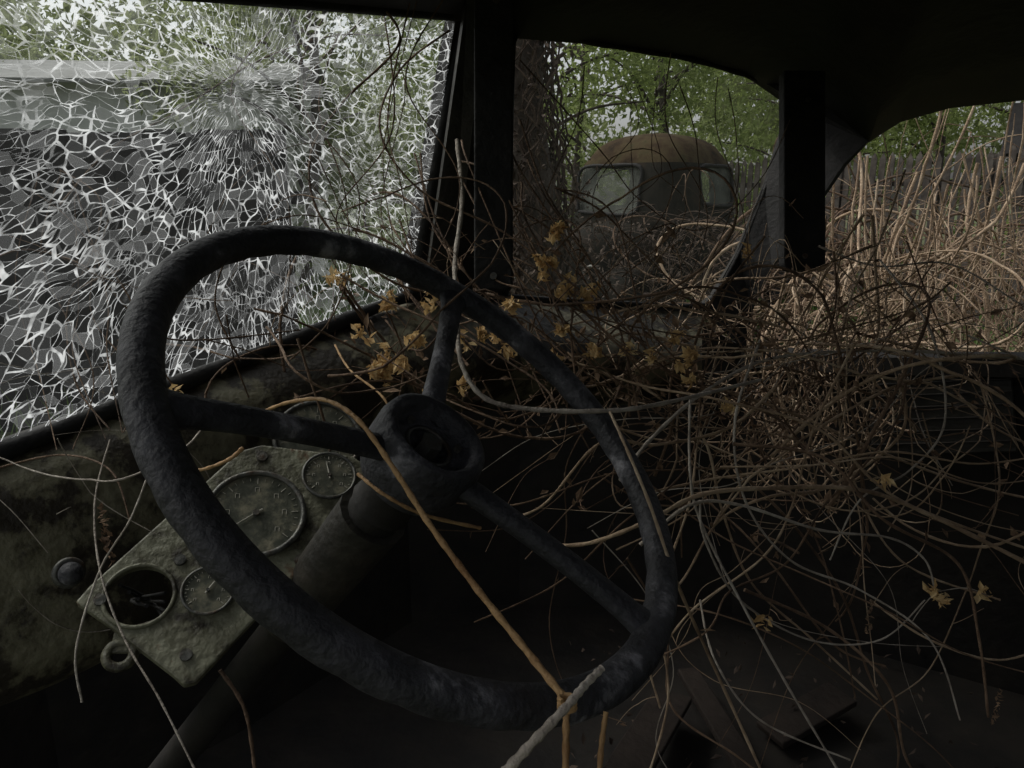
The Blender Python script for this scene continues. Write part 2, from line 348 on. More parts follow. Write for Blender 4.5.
cl=[C-n_*.05,C-n_*.10,C-n_*.104,C-n_*.30,C-n_*.75]
curves('steering_column',[(cl[:3],.031,.031),(cl[2:],.024,.022)],M_black,sw,6)  # column in black: the shadow at its lower end is put into the colour
curves('column_jacket',[([C-n_*.12,C-n_*.30],.031,.032)],M_col,sw,6)
# ================================================================== INSTRUMENT CLUSTER
ic=empty('instrument_cluster')
PC=Plane(P(78,605,.655),P(185,685,.64),P(245,452,.79))
out=[(76,604),(90,588),(240,453),(262,447),(352,458),(368,470),(362,500),(300,572),(196,684),(184,687),(172,676),(110,628)]
A=[PC.hit(*q) for q in out]; n=len(A)
bm=bmesh.new()
vo=[bm.verts.new(p) for p in A]
hc=PC.hit(140,598); ha=(PC.hit(176,598)-hc).length
e1=(PC.hit(176,598)-hc).normalized(); e2=PC.n.cross(e1).normalized()
hv=[bm.verts.new(hc+(e1*math.cos(t)+e2*math.sin(t))*ha*.95) for t in [2*math.pi*i/32 for i in range(32)]]
ed=[bm.edges.new((vo[i],vo[(i+1)%n])) for i in range(n)]+[bm.edges.new((hv[i],hv[(i+1)%32])) for i in range(32)]
bmesh.ops.triangle_fill(bm,use_beauty=True,edges=ed)
me=bpy.data.meshes.new('plate'); bm.to_mesh(me); bm.free(); me.materials.append(M_panel)
o=link(bpy.data.objects.new('plate',me),ic); x=o.modifiers.new('t','SOLIDIFY'); x.thickness=.010; x.offset=0; x=o.modifiers.new('b','BEVEL'); x.width=.002; x.segments=2; x.limit_method='ANGLE'
torus('empty_gauge_lip',hc+PC.n*.006,PC.n,ha*.97,.0020,M_panel,ic,48,8)
def gauge(name,px,py,rpx,off=.006,pl=PC,ang=40):
    c=pl.hit(px,py,off); R=(pl.hit(px+rpx,py,off)-c).length; nn=pl.n
    a1=(pl.hit(px+rpx,py,off)-c).normalized(); a2=nn.cross(a1).normalized()
    disc(name+'_face',c,nn,R*.92,M_face,ic,.006)
    torus(name+'_bezel',c+nn*.004,nn,R*.95,R*.06,M_ring,ic,64,10)
    L_=[]
    for i in range(25):
        a=math.radians(-40+i*260/24); r0=.70 if i%4==0 else .77; dr=a1*math.cos(a)+a2*math.sin(a)
        L_.append(([c+nn*.0034+dr*R*r0,c+nn*.0034+dr*R*.84],.0003 if i%4 else .0006,.0003))
    for i in range(0,25,4):
        a=math.radians(-40+i*260/24); dr=a1*math.cos(a)+a2*math.sin(a); q=c+nn*.0034+dr*R*.56
        for s in (-1,1): L_.append(([q+a1*s*R*.04-a2*R*.05,q+a1*s*R*.04+a2*R*.05],.0003,.0003))
        L_.append(([q-a1*R*.04+a2*R*.05,q+a1*R*.04+a2*R*.05],.0003,.0003))
    a=math.radians(ang); dr=a1*math.cos(a)+a2*math.sin(a)
    L_.append(([c+nn*.0045-dr*R*.15,c+nn*.0045+dr*R*.6],.0009,.0004))
    curves(name+'_markings',L_,M_white,ic,1); disc(name+'_pivot',c+nn*.0045,nn,R*.07,M_ring,ic,.004,16)
gauge('speedometer',256,515,50,ang=215)
gauge('fuel_gauge',329,477,27,ang=100)
gauge('oil_gauge',208,592,27,ang=60)
PT=Plane(P(310,440,.95),P(360,440,.97),P(310,400,.98))
gauge('temperature_gauge',318,440,44,pl=PT,ang=120)
for q in [(100,600),(186,655),(180,560),(262,457),(300,560)]: disc('panel_screw',PC.hit(*q,.006),PC.n,.0055,M_ring,ic,.004,12)
tb=PC.hit(120,655,-.004); torus('mounting_tab',tb,PC.n,.0105,.0045,M_panel,ic,24,8)
box('tab_arm',PC.hit(130,642,-.004),e1,e2,PC.n,.028,.02,.005,M_panel,ic,.002)
curves('loose_wires',[(catmull([PC.hit(120+i*9,585+i*7,-.006),PC.hit(150-i*6,600,-.05),PC.hit(165,620-i*9,-.012)],8),.0016,.0016) for i in range(4)],M_rubber,ic)
# ================================================================== VINES
def K(l): return catmull([P(*q) for q in l],10)
vn=empty('dead_vines')
gold=[(K([(262,412,.66),(290,402,.62),(325,400,.58),(358,420,.55),(392,466,.53),(430,525,.52),(478,590,.50),(530,655,.48),(566,700,.46)]),.0014,.0026),
 (K([(566,700,.46),(566,740,.45),(565,800,.44)]),.0022,.0022),
 (K([(598,800,.46),(601,750,.47),(606,712,.48)]),.0020,.0016),
 (K([(170,470,.66),(200,470,.66),(228,460,.66),(243,448,.66)]),.0012,.0020),
 (K([(358,474,.60),(385,495,.58),(425,515,.60),(480,528,.66)]),.0014,.0016),
 (K([(335,345,1.0),(350,370,.95),(385,400,.9),(395,440,.9)]),.0014,.0014)]
tan=[(K([(545,545,.85),(590,543,.82),(650,520,.80),(700,495,.82),(770,488,.86),(860,490,.90),(930,515,.92),(1060,580,.90)]),.0022,.0028),
 (K([(610,412,.70),(625,445,.67),(650,505,.66),(680,590,.70),(720,680,.8),(770,790,.82)]),.0014,.0018),
 (K([(570,360,1.05),(640,385,1.0),(720,400,.95),(820,430,.95),(900,500,.95),(1060,560,.95)]),.0018,.0016),
 (K([(720,345,1.2),(700,420,1.1),(690,500,1.0),(660,600,.95),(668,700,.95),(640,800,.95)]),.0018,.0014),
 (K([(905,170,1.3),(880,240,1.2),(850,300,1.15),(838,380,1.1),(850,470,1.1),(900,560,1.1),(1000,600,1.1)]),.0020,.0015),
 (K([(870,600,1.0),(930,640,.95),(1000,660,.95),(1060,640,.95)]),.0015,.0012)]
grey=[(K([(457,140,1.05),(462,200,1.0),(455,262,.93),(457,320,.85),(462,365,.78),(485,398,.74),(530,409,.72),(600,411,.71),(660,404,.76),(760,380,.95)]),.0032,.0020),
 (K([(505,772,.42),(535,740,.42),(568,705,.43),(585,685,.44),(602,668,.45)]),.0030,.0022),
 (K([(620,480,.9),(650,440,.95),(700,395,1.0),(760,362,1.05),(830,352,1.1),(930,352,1.1),(1060,362,1.1)]),.0026,.002),
 (K([(640,545,.85),(690,505,.85),(740,505,.86),(820,530,.88),(890,538,.9),(925,560,.9),(935,592,.9)]),.0022,.001),
 (K([(150,455,.6),(165,478,.56),(190,492,.54),(212,512,.53)]),.0010,.0007),
 (K([(110,440,.7),(95,500,.66),(100,570,.62),(125,640,.6),(160,700,.58),(200,780,.57)]),.0009,.0008),
 (K([(82,702,.6),(76,650,.6),(100,570,.62),(130,520,.62),(150,470,.63)]),.0009,.0008),
 (K([(700,500,.9),(705,540,.9),(740,600,.95),(810,640,1.0),(880,640,1.0),(925,600,1.0)]),.0016,.001),
 (K([(700,600,.9),(715,660,.85),(760,720,.85),(850,760,.85)]),.0014,.001),
 (K([(690,400,.95),(690,470,.9),(700,520,.9),(740,600,.9),(790,690,.9),(850,790,.9)]),.0018,.0014),
 (K([(760,340,1.0),(735,420,.95),(745,500,.95),(790,560,.95),(860,590,.95),(930,640,.9),(960,720,.9)]),.0019,.001),
 (K([(880,260,1.15),(930,330,1.05),(945,420,1.0),(910,470,1.0),(860,500,.95),(830,560,.95)]),.0018,.001),
 (K([(935,592,.9),(920,610,.9),(912,622,.9)]),.0006,.0006),(K([(935,592,.9),(965,588,.9),(985,594,.9)]),.0006,.0006)]
dark=[(K([(60,205,.9),(110,150,.92),(180,110,.95),(260,60,1.0),(340,35,1.05),(420,40,1.08)]),.0013,.0009),
 (K([(220,670,.6),(245,710,.6),(255,770,.6)]),.0016,.0014),
 (K([(365,-10,1.0),(400,40,1.0),(345,100,1.0),(312,150,.98),(315,205,.95),(350,250,.95),(400,285,1.0),(470,300,1.05)]),.0017,.0015),
 (K([(450,30,1.05),(400,70,1.05),(380,130,1.0),(420,190,1.0),(500,230,1.0),(580,290,1.0)]),.0015,.0013),
 (K([(560,190,1.1),(600,210,1.1),(640,250,1.1),(690,300,1.1)]),.0018,.001),
 (K([(520,120,1.15),(545,190,1.1),(590,260,1.1),(620,330,1.05),(640,420,1.0)]),.0016,.0014),
 (K([(60,170,.85),(100,200,.84),(90,260,.83),(60,300,.82)]),.0010,.0007),
 (K([(-10,260,.75),(30,250,.8),(90,270,.8),(150,330,.82),(200,340,.85),(300,330,.95)]),.0011,.0010),
 (K([(150,340,.82),(180,300,.85),(230,250,.9),(290,230,.95)]),.0011,.0008),
 (K([(520,60,1.2),(600,150,1.2),(640,200,1.15),(700,230,1.15),(760,180,1.2),(790,120,1.3)]),.0011,.0007),
 (K([(500,200,1.1),(560,240,1.1),(600,330,1.05),(560,400,1.0),(540,440,1.0)]),.0016,.0010),
 (K([(120,270,.8),(70,300,.8),(75,380,.78),(110,430,.75)]),.0012,.0008),
 (K([(180,395,.82),(150,350,.80),(125,290,.80),(70,220,.80),(30,190,.80)]),.0011,.0007),
 (K([(240,360,.88),(215,300,.88),(240,240,.9),(300,215,.92),(360,230,.95)]),.0012,.0008),
 (K([(290,360,.92),(330,320,.92),(350,260,.95),(330,210,.95),(300,170,.95)]),.0011,.0007),
 (K([(-10,470,.7),(60,455,.72),(110,470,.68),(130,520,.66)]),.0010,.0008)]
ru=random.uniform
for i in range(22):
    x0=ru(380,620); y0=ru(130,330)
    dark.append((K([(x0,y0,1.1),(x0+ru(10,60),y0+ru(20,90),1.05),(x0+ru(70,140),ru(290,380),1.0),(x0+ru(150,260),ru(320,460),1.05)]),.0015,.0010))
for i in range(9):      # thin strands hanging in the passenger opening
    x0=ru(530,770); dark.append((K([(x0,ru(40,90),1.28),(x0+ru(-25,25),ru(120,170),1.22),(x0+ru(-45,45),ru(200,250),1.15),(x0+ru(-60,60),ru(290,350),1.1)]),ru(.0006,.0012),.0006))
for i in range(9):      # and in front of the crazed glass
    x0=ru(250,450); dark.append((K([(x0,ru(-10,60),1.02),(x0+ru(-60,20),ru(80,130),1.0),(x0+ru(-70,40),ru(170,220),.97),(x0+ru(-40,60),ru(260,330),.95)]),ru(.0007,.0013),.0006))
for i in range(5):
    x0=ru(20,140); dark.append((K([(x0,ru(170,240),.84),(x0+ru(-40,40),ru(260,310),.82),(x0+ru(-20,50),ru(350,390),.78),(x0+ru(0,60),ru(430,470),.72)]),ru(.0006,.0010),.0005))
def drape(k,r):
    out=[]
    for _ in range(k):
        x=ru(700,980); y=ru(230,390); d=ru(1.0,1.35); l=[(x,y,d)]; a=ru(.3,2.8)
        for j in range(random.randint(4,7)):
            a+=random.gauss(0,.42); L2=ru(50,110); x+=math.cos(a)*L2; y+=abs(math.sin(a))*L2*.9-6; d+=ru(-.07,.05); l.append((x,y,max(.8,d)))
        rr=r*random.choice([.4,.55,.75,1,1.4]); out.append((K(l),rr,rr*.6))
    return out
def crossing(k,r):
    out=[]
    for _ in range(k):
        x=ru(580,760); y=ru(340,620); d=ru(.85,1.2); l=[(x,y,d)]; a=ru(-.5,.5)
        for j in range(5):
            a+=random.gauss(0,.35); x+=math.cos(a)*90; y+=math.sin(a)*70+8; d+=ru(-.05,.05); l.append((x,y,max(.8,d)))
        rr=r*random.choice([.5,.7,1,1.3]); out.append((K(l),rr,rr*.6))
    return out
D1=drape(20,.0018); D3=drape(26,.0018)
grey+=drape(7,.0019)+crossing(2,.0018)
tan+=D1+crossing(6,.0019)
dark+=D3+crossing(7,.0018)
curves('golden_stems',gold,M_gold,vn); curves('grey_stems',grey,M_grey,vn); curves('dark_stems',dark,M_brown,vn); curves('tan_stems',tan,M_straw,vn)
kl=[]
for k in range(5):
    c=P(567,704,.452)
    kl.append(([c+Vector((math.cos(a*.7+k)*.005,math.sin(a*.7+k)*.004-.001,(k-2)*.0016+a*.0002)) for a in range(10)],.0014,.0014))
curves('knot',kl,M_gold,vn)
def tangle(name,c,R,count,n,step,curl,grav,r,m,ymin=.8,vdir=None,spread=.8):
    L_=[]
    for i in range(count):
        p=c+Vector((random.uniform(-1,1)*R.x*spread,random.uniform(-1,1)*R.y*spread,random.uniform(-1,1)*R.z*spread))
        d0=rv() if vdir is None else (vdir+rv()*.5)
        nn=int(n*random.uniform(.5,1.3)); r0=r*random.choice([.45,.6,.8,1.1,1.6])
        L_.append((wander(p,d0,nn,step,curl*random.uniform(.2,1.5),grav,c,R,ymin),r0,r0*.55))
    curves(name,L_,m,vn if c.y<3 else None,1); return L_
T=[]
T+=tangle('tangle_straw',P(800,385,1.25),Vector((.30,.30,.10)),22,46,.018,3.0,.5,.0019,M_straw)
T+=tangle('tangle_brown',P(770,440,1.2),Vector((.36,.30,.18)),20,46,.018,2.8,.8,.0018,M_brown)
T+=tangle('tangle_top',P(815,300,1.45),Vector((.11,.2,.24)),28,50,.016,2.2,3.0,.0018,M_straw,1.1,Vector((0,0,-1)))
D=tangle('tangle_dash',P(470,335,1.05),Vector((.34,.16,.10)),22,40,.016,4,.5,.0015,M_brown,.88)
D+=tangle('tangle_corner',P(665,350,1.25),Vector((.22,.2,.11)),16,42,.016,3.5,.8,.0015,M_straw,.95)
D2=tangle('tangle_wheel_left',P(250,300,.85),Vector((.26,.14,.14)),14,40,.012,5,.2,.0010,M_brown,.74)
D2+=tangle('tangle_far_left',P(110,470,.72),Vector((.10,.08,.13)),7,34,.009,6,.2,.0007,M_grey,.6)
tl_=[]
for pts,r0,r1 in random.sample(T,60)+random.sample(D,34)+random.sample(D1+D3,36):
    p=random.choice(pts); tl_.append((wander(p,rv(),random.randint(8,20),.007,22,.5,p,Vector((.12,.12,.12)),.7),.0007,.0003))
curves('tendrils',tl_,M_straw,vn,1)
cs=[]
def cluster(p,r,k):
    lobes=[p+rv()*r*.8 for _ in range(max(2,k//6))]
    for _ in range(int(k*2.4)): cs.append(random.choice(lobes)+rv()*.010*random.random()**.4)
for a,b,d,r_,k in [(392,365,.95,.030,46),(410,350,.97,.022,18),(378,372,.95,.016,14),(555,232,1.0,.010,18),(545,266,1.0,.018,26),(575,292,1.02,.026,34),(590,300,1.03,.02,18),(495,335,.95,.020,22),(505,350,.95,.016,14),
    (340,280,.95,.014,12),(395,300,.95,.016,14),(425,285,.97,.014,12),(440,300,.97,.018,14),(935,595,.9,.010,10),(978,592,.9,.006,4),(885,480,.95,.008,4),(180,395,.8,.006,3),(430,385,.93,.014,10),(700,360,1.0,.018,12),(550,370,1.0,.020,16),(680,330,1.1,.018,10),(640,350,1.0,.020,14),(765,620,.95,.010,5),(740,250,1.2,.016,8),(690,375,1.0,.02,12),(600,345,1.0,.018,12),(470,390,.95,.014,8),(365,330,.97,.012,8),(520,300,1.0,.016,12),(460,340,.97,.014,10),(560,335,1.0,.014,10),(730,400,1.0,.016,8)]: cluster(P(a,b,d),r_,k)
leaves('dry_flower_heads',cs,.0078,M_dleaf,vn)
cs=[]
for pts,_,_ in D+T+D3:
    for _ in range(5): cs.append(random.choice(pts)+rv()*.006)
for _ in range(200):
    cs.append(P(random.uniform(330,760),random.uniform(290,430),random.uniform(1.05,1.3)))
leaves('withered_leaves',cs,.010,M_bleaf,vn)
ct=[]
for (a,b,d) in [(100,505,.7),(872,600,.95),(1000,690,.9),(105,520,.7)]:
    for k in range(22): ct.append(P(a,b,d)-Z*k*.0022+rv()*.0025)
leaves('catkins',ct,.004,M_bleaf,vn)
db=empty('floor_debris')
for i in range(5):
    c=Vector((random.uniform(.25,.6),random.uniform(.9,1.4),.72+random.random()*.05)); a=rv(); a.z*=.1; a.normalize(); b=a.cross(Z).normalized()
    box('board_%d'%i,c,a,b,a.cross(b),random.uniform(.2,.4),random.uniform(.03,.09),.015,M_wood,db,.003)
leaves('litter',[Vector((random.uniform(.1,1.0),random.uniform(.9,1.6),.70+random.random()*.05)) for _ in range(160)],.010,M_ivy,db)
# ================================================================== OUTSIDE
mesh('ground',[(-150,-150,0),(150,-150,0),(150,200,0),(-150,200,0)],[(0,1,2,3)],M_ground)
fe=empty('plank_fence'); x=-9.0; v=[];f=[]
def addbox(v,f,c,sx,sy,z0,z1,rz=0,top=0):
    b=len(v); cs_,sn=math.cos(rz),math.sin(rz)
    for k,z in ((0,z0),(1,z1)):
        for i,j in ((-1,-1),(1,-1),(1,1),(-1,1)):
            xx=i*sx/2; yy=j*sy/2; v.append((c[0]+xx*cs_-yy*sn,c[1]+xx*sn+yy*cs_,z))
    f+=[(b,b+3,b+2,b+1),(b,b+1,b+5,b+4),(b+1,b+2,b+6,b+5),(b+2,b+3,b+7,b+6),(b+3,b,b+4,b+7)]
    if top:
        v.append((c[0],c[1],z1+top)); t=len(v)-1; f+=[(b+4,b+5,t),(b+5,b+6,t),(b+6,b+7,t),(b+7,b+4,t)]
    else: f.append((b+4,b+5,b+6,b+7))
while x<-1.55:
    addbox(v,f,(x,5.5+random.uniform(-.008,.008)),.148,.025,0,2.2+random.uniform(-.015,.015)); x+=.153
mesh('planks',v,f,M_fence,fe); v=[];f=[]
for z in (.5,1.7): addbox(v,f,(-5.2,5.55),7.4,.05,z,z+.09)
for xx in (-8.8,-6.5,-4.2,-1.7): addbox(v,f,(xx,5.62),.11,.11,0,2.15)
mesh('rails',v,f,M_fence,fe)
fe=empty('paling_fence'); a0=Vector((3.6,13.2,0)); a1=Vector((7.6,8.6,0)); Ln=(a1-a0).length; dr=(a1-a0)/Ln; rz=math.atan2(dr.y,dr.x); v=[];f=[]
k=0
while k<Ln:
    p=a0+dr*k; 
    if random.random()>.04: addbox(v,f,p,.085,.02,.05,2.28+random.uniform(-.05,.05),rz+random.uniform(-.02,.02),.09)
    k+=.125
mesh('pales',v,f,M_pale,fe); v=[];f=[]
for z in (.6,1.9):
    addbox(v,f,(a0+a1)/2+Vector((-dr.y,dr.x,0))*.04,Ln,.04,z,z+.08,rz)
k=0
while k<Ln: addbox(v,f,a0+dr*k+Vector((-dr.y,dr.x,0))*.12,.12,.12,0,2.3,rz); k+=2
mesh('fence_rails',v,f,M_pale,fe)
def house(name,c,rz,w_,d2,h,rh,wall,roof):
    e=empty(name); R=Matrix.Translation(c)@Matrix.Rotation(rz,4,'Z')
    q=lambda x,y,z:R@Vector((x,y,z))
    v=[q(-w_,-d2,0),q(w_,-d2,0),q(w_,d2,0),q(-w_,d2,0),q(-w_,-d2,h),q(w_,-d2,h),q(w_,d2,h),q(-w_,d2,h),q(-w_,0,h+rh),q(w_,0,h+rh)]
    mesh('walls',v,[(0,1,5,4),(1,2,6,9,5),(2,3,7,6),(3,0,4,8,7)],wall,e)
    o=.35; z0=h-rh*o/d2+.03
    mesh('roof',[q(-w_-o,-d2-o,z0),q(w_+o,-d2-o,z0),q(w_+o,0,h+rh+.03),q(-w_-o,0,h+rh+.03),q(w_+o,d2+o,z0),q(-w_-o,d2+o,z0)],[(0,1,2,3),(3,2,4,5)],roof,e,solid=.06)
    for xx in (-w_*.5,w_*.4):
        mesh('window',[q(xx-.4,-d2-.01,h*.4),q(xx+.4,-d2-.01,h*.4),q(xx+.4,-d2-.01,h*.75),q(xx-.4,-d2-.01,h*.75)],[(0,1,2,3)],M_rubber,e,solid=.015)
    return e
house('garden_house',Vector((-7.6,15,0)),.08,3.6,2.4,3.55,.6,M_plaster,M_roofg)
house('wooden_shed',Vector((11.5,13.5,0)),-.6,2.2,1.5,2.6,.8,M_pale,M_fence)
def cloud(spec,n):
    tot=sum(s[3]*s[4]*s[5] for s in spec); out=[]
    for (x,y,z,rx,ry,rz_) in spec:
        k=int(n*rx*ry*rz_/tot)+10
        g=np.random.normal(size=(k,3)); g/=np.linalg.norm(g,axis=1)[:,None]; g*=np.random.uniform(.35,1,k)[:,None]**.6
        out.append(np.array([x,y,z])+g*np.array([rx,ry,rz_]))
    return np.concatenate(out)
def tree(name,x,y,h,cr,n,m,lean=0,lr=.07):
    e=empty(name); tr=[]; base=Vector((x,y,0)); top=Vector((x+lean,y,h*.8)); mid=base.lerp(top,.5)+Vector((random.uniform(-.2,.2),0,0))
    tr.append((catmull([base,mid,top],8),.13,.04)); spec=[]
    for i in range(13):
        t=random.uniform(.22,1); p=base.lerp(top,t); a=random.uniform(0,6.28); q=p+Vector((math.cos(a)*cr*.8,math.sin(a)*cr*.8,random.uniform(.2,1.2)))
        tr.append((catmull([p,p.lerp(q,.5)+Z*.2,q],6),.04,.012)); s=cr*random.uniform(.28,.5); spec.append((q.x,q.y,q.z,s,s,s*.7)); 
        for _ in range(2):
            qq=p.lerp(q,random.uniform(.4,1))+rv()*.6; s=cr*random.uniform(.18,.32); spec.append((qq.x,qq.y,qq.z,s,s,s*.7))
    curves('trunk_and_limbs',tr,M_bark,e,3); leaves('crown',cloud(spec,n),lr,m,e)
for i,(x,y,h,cr) in enumerate([(-11,17,8,2.6),(-3.6,13,7,2.2),(.4,15,8,2.6),(3.2,16,8.5,2.8),(6.6,18,8,2.6),(10,18,8.5,2.8),(1.6,21,10,3),(-7,22,10,3.2),(14,21,9,3),(-14,13,7,2.6)]):
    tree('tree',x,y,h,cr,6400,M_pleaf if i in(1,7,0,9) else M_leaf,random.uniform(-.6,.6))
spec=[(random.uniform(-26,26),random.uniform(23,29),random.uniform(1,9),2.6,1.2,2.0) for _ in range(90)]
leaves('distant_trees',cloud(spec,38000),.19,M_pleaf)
spec=[(random.uniform(-12,14),random.uniform(11.5,14.5),random.uniform(.3,1.4),1.0,.7,.6) for _ in range(46)]
leaves('undergrowth',cloud(spec,12000),.07,M_leaf)
n=14000; gx=np.random.uniform(-10,14,n); gy=np.random.uniform(2.2,16,n); h=np.random.uniform(.12,.5,n); a=np.random.uniform(0,6.28,n); lx=np.random.normal(0,.1,n)
v=np.stack([np.stack([gx-np.cos(a)*.012,gy-np.sin(a)*.012,0*gx],1),np.stack([gx+np.cos(a)*.012,gy+np.sin(a)*.012,0*gx],1),np.stack([gx+lx,gy+lx*.5,h],1)],1).reshape(-1,3)
me=bpy.data.meshes.new('grass'); me.from_pydata(v.tolist(),[],[(3*i,3*i+1,3*i+2) for i in range(n)]); me.update(); me.materials.append(M_grass); link(bpy.data.objects.new('grass',me))
vt=empty('vine_covered_tree'); tp0=P(526,250,4.6); bx,by=tp0.x,tp0.y
def tx(z): return bx+.05*math.sin(z*1.3)-.03*(z-1.8)
curves('trunk',[([Vector((tx(z*.25),by,z*.25)) for z in range(23)],.135,.09)],M_bark,vt,6)
L_=[]
for i in range(46):
    a=random.uniform(0,6.28); pts=[]; z=random.uniform(0,1); off=random.uniform(0,.09)
    for k in range(60):
        z+=.06; a+=random.uniform(-.3,.3)+.02; rr=.13+off+random.uniform(0,.03)+.03*math.sin(k*.4+i)
        pts.append(Vector((tx(z)+math.cos(a)*rr,by+math.sin(a)*rr,z)))
    L_.append((pts,.008,.004))
curves('ivy_stems',L_,M_dbrown,vt,1)
leaves('ivy_dead_leaves',[Vector((tx(z)+random.gauss(0,.15)+.07*math.sin(z*5),by+random.gauss(0,.15),z)) for z in [random.uniform(.3,4.5) for _ in range(7000)]],.022,M_ivy,vt)
def outv(name,c,R,count,n,step,curl,grav,r,m,vd=None,ymin=1.9):
    L_=[]
    for i in range(count):
        p=c+Vector((random.uniform(-1,1)*R.x,random.uniform(-1,1)*R.y,random.uniform(-1,1)*R.z)); d0=rv() if vd is None else vd+rv()*.4
        r0=r*random.choice([.35,.5,.7,1.0,1.5]); L_.append((wander(p,d0,int(n*random.uniform(.6,1.2)),step,curl*random.uniform(.4,1.6),grav,c,R,ymin),r0,r0*.5))
    return curves(name,L_,m,None,1)
outv('hanging_vines',P(865,235,2.5),Vector((.17,.35,.55)),44,60,.03,1.6,2.0,.0040,M_straw,Vector((0,0,-1)))
outv('hanging_vines',P(1000,180,2.6),Vector((.16,.4,.6)),46,60,.03,1.6,2.0,.0042,M_straw,Vector((0,0,-1)))
outv('dry_bush',P(940,305,2.9),Vector((.8,.6,.24)),80,50,.035,2.5,.3,.0045,M_straw)
outv('dry_bush',P(930,310,3.6),Vector((1.2,.7,.32)),130,50,.04,2.5,.3,.0055,M_brown)
outv('dry_bush',P(900,215,4.2),Vector((1.0,.5,.30)),14,50,.05,1.8,.3,.005,M_brown)
# ---------------- abandoned truck outside
at=empty('abandoned_truck'); TC=Vector((1.54,8.35,0)); TR=Matrix.Translation(TC)@Matrix.Rotation(math.radians(-45),4,'Z')
def tl2(x,y,z): return TR@Vector((x,y,z))
lev=[(.75,.70,.70),(1.1,.72,.72),(1.5,.72,.72),(1.62,.705,.705),(1.9,.675,.665),(2.08,.645,.63),(2.18,.60,.585),(2.26,.54,.525),(2.325,.44,.43),(2.37,.30,.29),(2.395,.14,.14),(2.40,.04,.04)]
v=[];f=[];S=64
for z,ax,ay in lev:
    for i in range(S):
        t=2*math.pi*i/S; e=2/(4.4 if z<2.1 else 3.4)
        c_,s_=math.cos(t),math.sin(t); v.append((math.copysign(abs(c_)**e,c_)*ax,math.copysign(abs(s_)**e,s_)*ay,z))
for k in range(len(lev)-1):
    for i in range(S): f.append((k*S+i,k*S+(i+1)%S,(k+1)*S+(i+1)%S,(k+1)*S+i))
f.append(tuple((len(lev)-1)*S+i for i in range(S))); f.append(tuple(range(S-1,-1,-1)))
me=bpy.data.meshes.new('c'); me.from_pydata(v,[],f); me.update()
cabo=bpy.data.objects.new('cab_shell',me); sc.collection.objects.link(cabo)
x=cabo.modifiers.new('t','SOLIDIFY'); x.thickness=.03; x.offset=-1
def cutter(x0,x1,z0,z1,axis,lo=-1.2,hi=1.2):
    r_=.09; pts=[]
    for (cx_,cz,a0_) in ((x1-r_,z1-r_,0),(x0+r_,z1-r_,90),(x0+r_,z0+r_,180),(x1-r_,z0+r_,270)):
        for k in range(6): a=math.radians(a0_+k*18); pts.append((cx_+r_*math.cos(a),cz+r_*math.sin(a)))
    n=len(pts)
    if axis=='y': v=[(p[0],lo,p[1]) for p in pts]+[(p[0],hi,p[1]) for p in pts]
    else: v=[(lo,p[0],p[1]) for p in pts]+[(hi,p[0],p[1]) for p in pts]
    me=bpy.data.meshes.new('k'); me.from_pydata(v,[],[tuple(range(n)),tuple(range(2*n-1,n-1,-1))]+[(i,(i+1)%n,n+(i+1)%n,n+i) for i in range(n)]); 
    bm=bmesh.new(); bm.from_mesh(me); bmesh.ops.recalc_face_normals(bm,faces=bm.faces); bm.to_mesh(me); bm.free()
    o=bpy.data.objects.new('k',me); sc.collection.objects.link(o); return o
cut=[cutter(-.50,.28,1.58,2.06,'y'),cutter(-.20,.42,1.66,2.06,'x')]
for c in cut:
    x=cabo.modifiers.new('b','BOOLEAN'); x.object=c; x.operation='DIFFERENCE'; x.solver='EXACT'
dg=bpy.context.evaluated_depsgraph_get(); em=bpy.data.meshes.new_from_object(cabo.evaluated_get(dg))
em.transform(TR); em.materials.clear(); em.materials.append(M_body); em.materials.append(M_rust)
for p in em.polygons:
    if p.center.z>2.08: p.material_index=1; p.use_smooth=True
for c in cut: bpy.data.objects.remove(c)
bpy.data.objects.remove(cabo)
link(bpy.data.objects.new('cab_shell',em),at)
mesh('windscreen_glass',[tl2(-.50,-.685,1.58),tl2(.28,-.685,1.58),tl2(.28,-.615,2.06),tl2(-.50,-.615,2.06)],[(0,1,2,3)],M_dusty2,at)
mesh('door_glass',[tl2(.685,-.20,1.66),tl2(.685,.42,1.66),tl2(.63,.42,2.06),tl2(.63,-.2,2.06)],[(0,1,2,3)],M_dusty2,at)
curves('window_rubbers',[(catmull([tl2(a,-.712+(b-1.6)*.13,b) for a,b in [(-.47,1.60),(-.1,1.58),(.26,1.60),(.285,1.83),(.26,2.04),(-.1,2.06),(-.47,2.04),(-.505,1.83),(-.47,1.60)]],5),.018,.018),
  (catmull([tl2(.712-(b-1.6)*.13,a,b) for a,b in [(-.17,1.68),(.12,1.66),(.39,1.68),(.425,1.87),(.39,2.04),(.12,2.06),(-.17,2.04),(-.205,1.87),(-.17,1.68)]],5),.018,.018)],M_rubber,at)
v=[];f=[];H=[( -.66,.60,1.52),(-1.1,.50,1.48),(-1.6,.42,1.42),(-1.72,.38,1.34)]
for (y,hw,z) in H:
    for i in range(17):
        a=math.pi*i/16; v.append(tl2(math.cos(a)*hw,y,z-.55+ .55*abs(math.sin(a))**.6 if 0<i<16 else .7))
for k in range(3):
    for i in range(16): f.append((k*17+i,k*17+i+1,(k+1)*17+i+1,(k+1)*17+i))
f.append(tuple(3*17+i for i in range(17)))
mesh('hood',v,f,M_body,at,True)
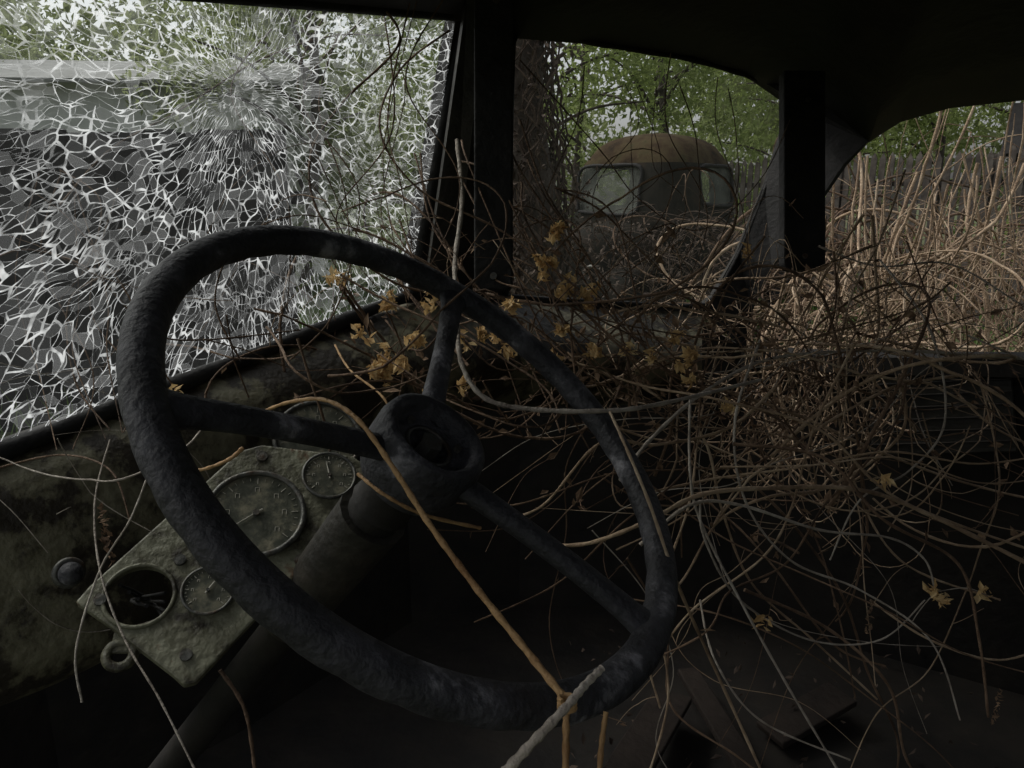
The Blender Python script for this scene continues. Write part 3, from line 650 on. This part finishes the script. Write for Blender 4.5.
for s in (-1,1):
    v=[];f=[]
    for i in range(15):
        a=math.pi*i/14
        for j,(w0) in enumerate((.40,.52,.70,.84)):
            rr=.48-(.05 if j in(0,3) else 0); v.append(tl2(s*w0,-1.2+math.cos(a)*rr,.62+math.sin(a)*rr*1.05))
    for i in range(14):
        for j in range(3): f.append((i*4+j,i*4+j+1,(i+1)*4+j+1,(i+1)*4+j))
    mesh('fender',v,f,M_body,at,True,solid=.02)
    ax=(tl2(1,0,0)-tl2(0,0,0)); torus('tyre',tl2(s*.66,-1.2,.45),ax,.33,.12,M_rubber,at,40,14); disc('wheel_disc',tl2(s*.66,-1.2,.45),ax,.24,M_body,at,.1,32)
    torus('headlamp',tl2(s*.5,-1.66,1.05),tl2(0,-1,0)-tl2(0,0,0),.09,.02,M_ring,at,24,8)
    torus('rear_tyre',tl2(s*.66,1.9,.45),ax,.33,.12,M_rubber,at,40,14)
box('cargo_bed',tl2(0,2.0,1.0),tl2(1,0,0)-tl2(0,0,0),tl2(0,1,0)-tl2(0,0,0),Z,1.6,2.2,.4,M_fence,at,.02)
L_=[]
for i in range(130):
    p=TC+Vector((random.uniform(-.9,1.2),random.uniform(-2.0,-.7),random.uniform(.1,1.3)))
    r0=.006*random.uniform(.5,1.3); L_.append((wander(p,rv()+Z*.3,random.randint(25,60),.05,2.5,-.1,TC+Vector((.1,-1.2,.75)),Vector((1.15,.7,.66)),4),r0,r0*.4))
curves('vines_on_truck',L_,M_dbrown,at,1)
curves('pale_vines_on_truck',[(wander(TC+Vector((random.uniform(-.6,1.1),random.uniform(-1.6,-1.0),random.uniform(.4,1.3))),rv()+Z*.3,random.randint(25,50),.05,2.5,-.1,TC+Vector((.1,-1.2,.8)),Vector((1.15,.7,.66)),4),.005,.003) for _ in range(22)],M_brown,at,1)
leaves('leaves_on_truck',[TC+Vector((random.uniform(-.9,1.2),random.uniform(-2,-.8),random.uniform(.2,1.55))) for _ in range(2800)],.03,M_ivy,at)
# ================================================================== light
wd_=bpy.data.worlds.new("World"); sc.world=wd_; wd_.use_nodes=True; nt=wd_.node_tree
bg=nt.nodes['Background']; sk=nt.nodes.new('ShaderNodeTexSky'); sk.sky_type='NISHITA'; sk.sun_disc=False
EL,AZ=math.radians(50),math.radians(-62)
hs=nt.nodes.new('ShaderNodeHueSaturation'); hs.inputs['Saturation'].default_value=.22
sk.sun_elevation=EL; sk.sun_rotation=AZ; sk.dust_density=5; sk.air_density=1.0; nt.links.new(sk.outputs[0],hs.inputs['Color']); nt.links.new(hs.outputs[0],bg.inputs['Color']); bg.inputs['Strength'].default_value=.15
sl=bpy.data.lights.new('sun','SUN'); sl.energy=1.2; sl.angle=math.radians(28); sl.color=(1,.96,.90)
so=bpy.data.objects.new('sun',sl); link(so)
dirv=Vector((math.sin(AZ)*math.cos(EL),math.cos(AZ)*math.cos(EL),math.sin(EL))); so.rotation_euler=dirv.to_track_quat('Z','Y').to_euler(); so.location=(0,0,20)
cd=bpy.data.cameras.new('camera'); cd.sensor_width=36; cd.lens=FL/1024*36; cd.clip_start=.02; cd.clip_end=500
co=bpy.data.objects.new('camera',cd); link(co); co.location=EYE; co.rotation_euler=(math.pi/2-PITCH,0,0); sc.camera=co
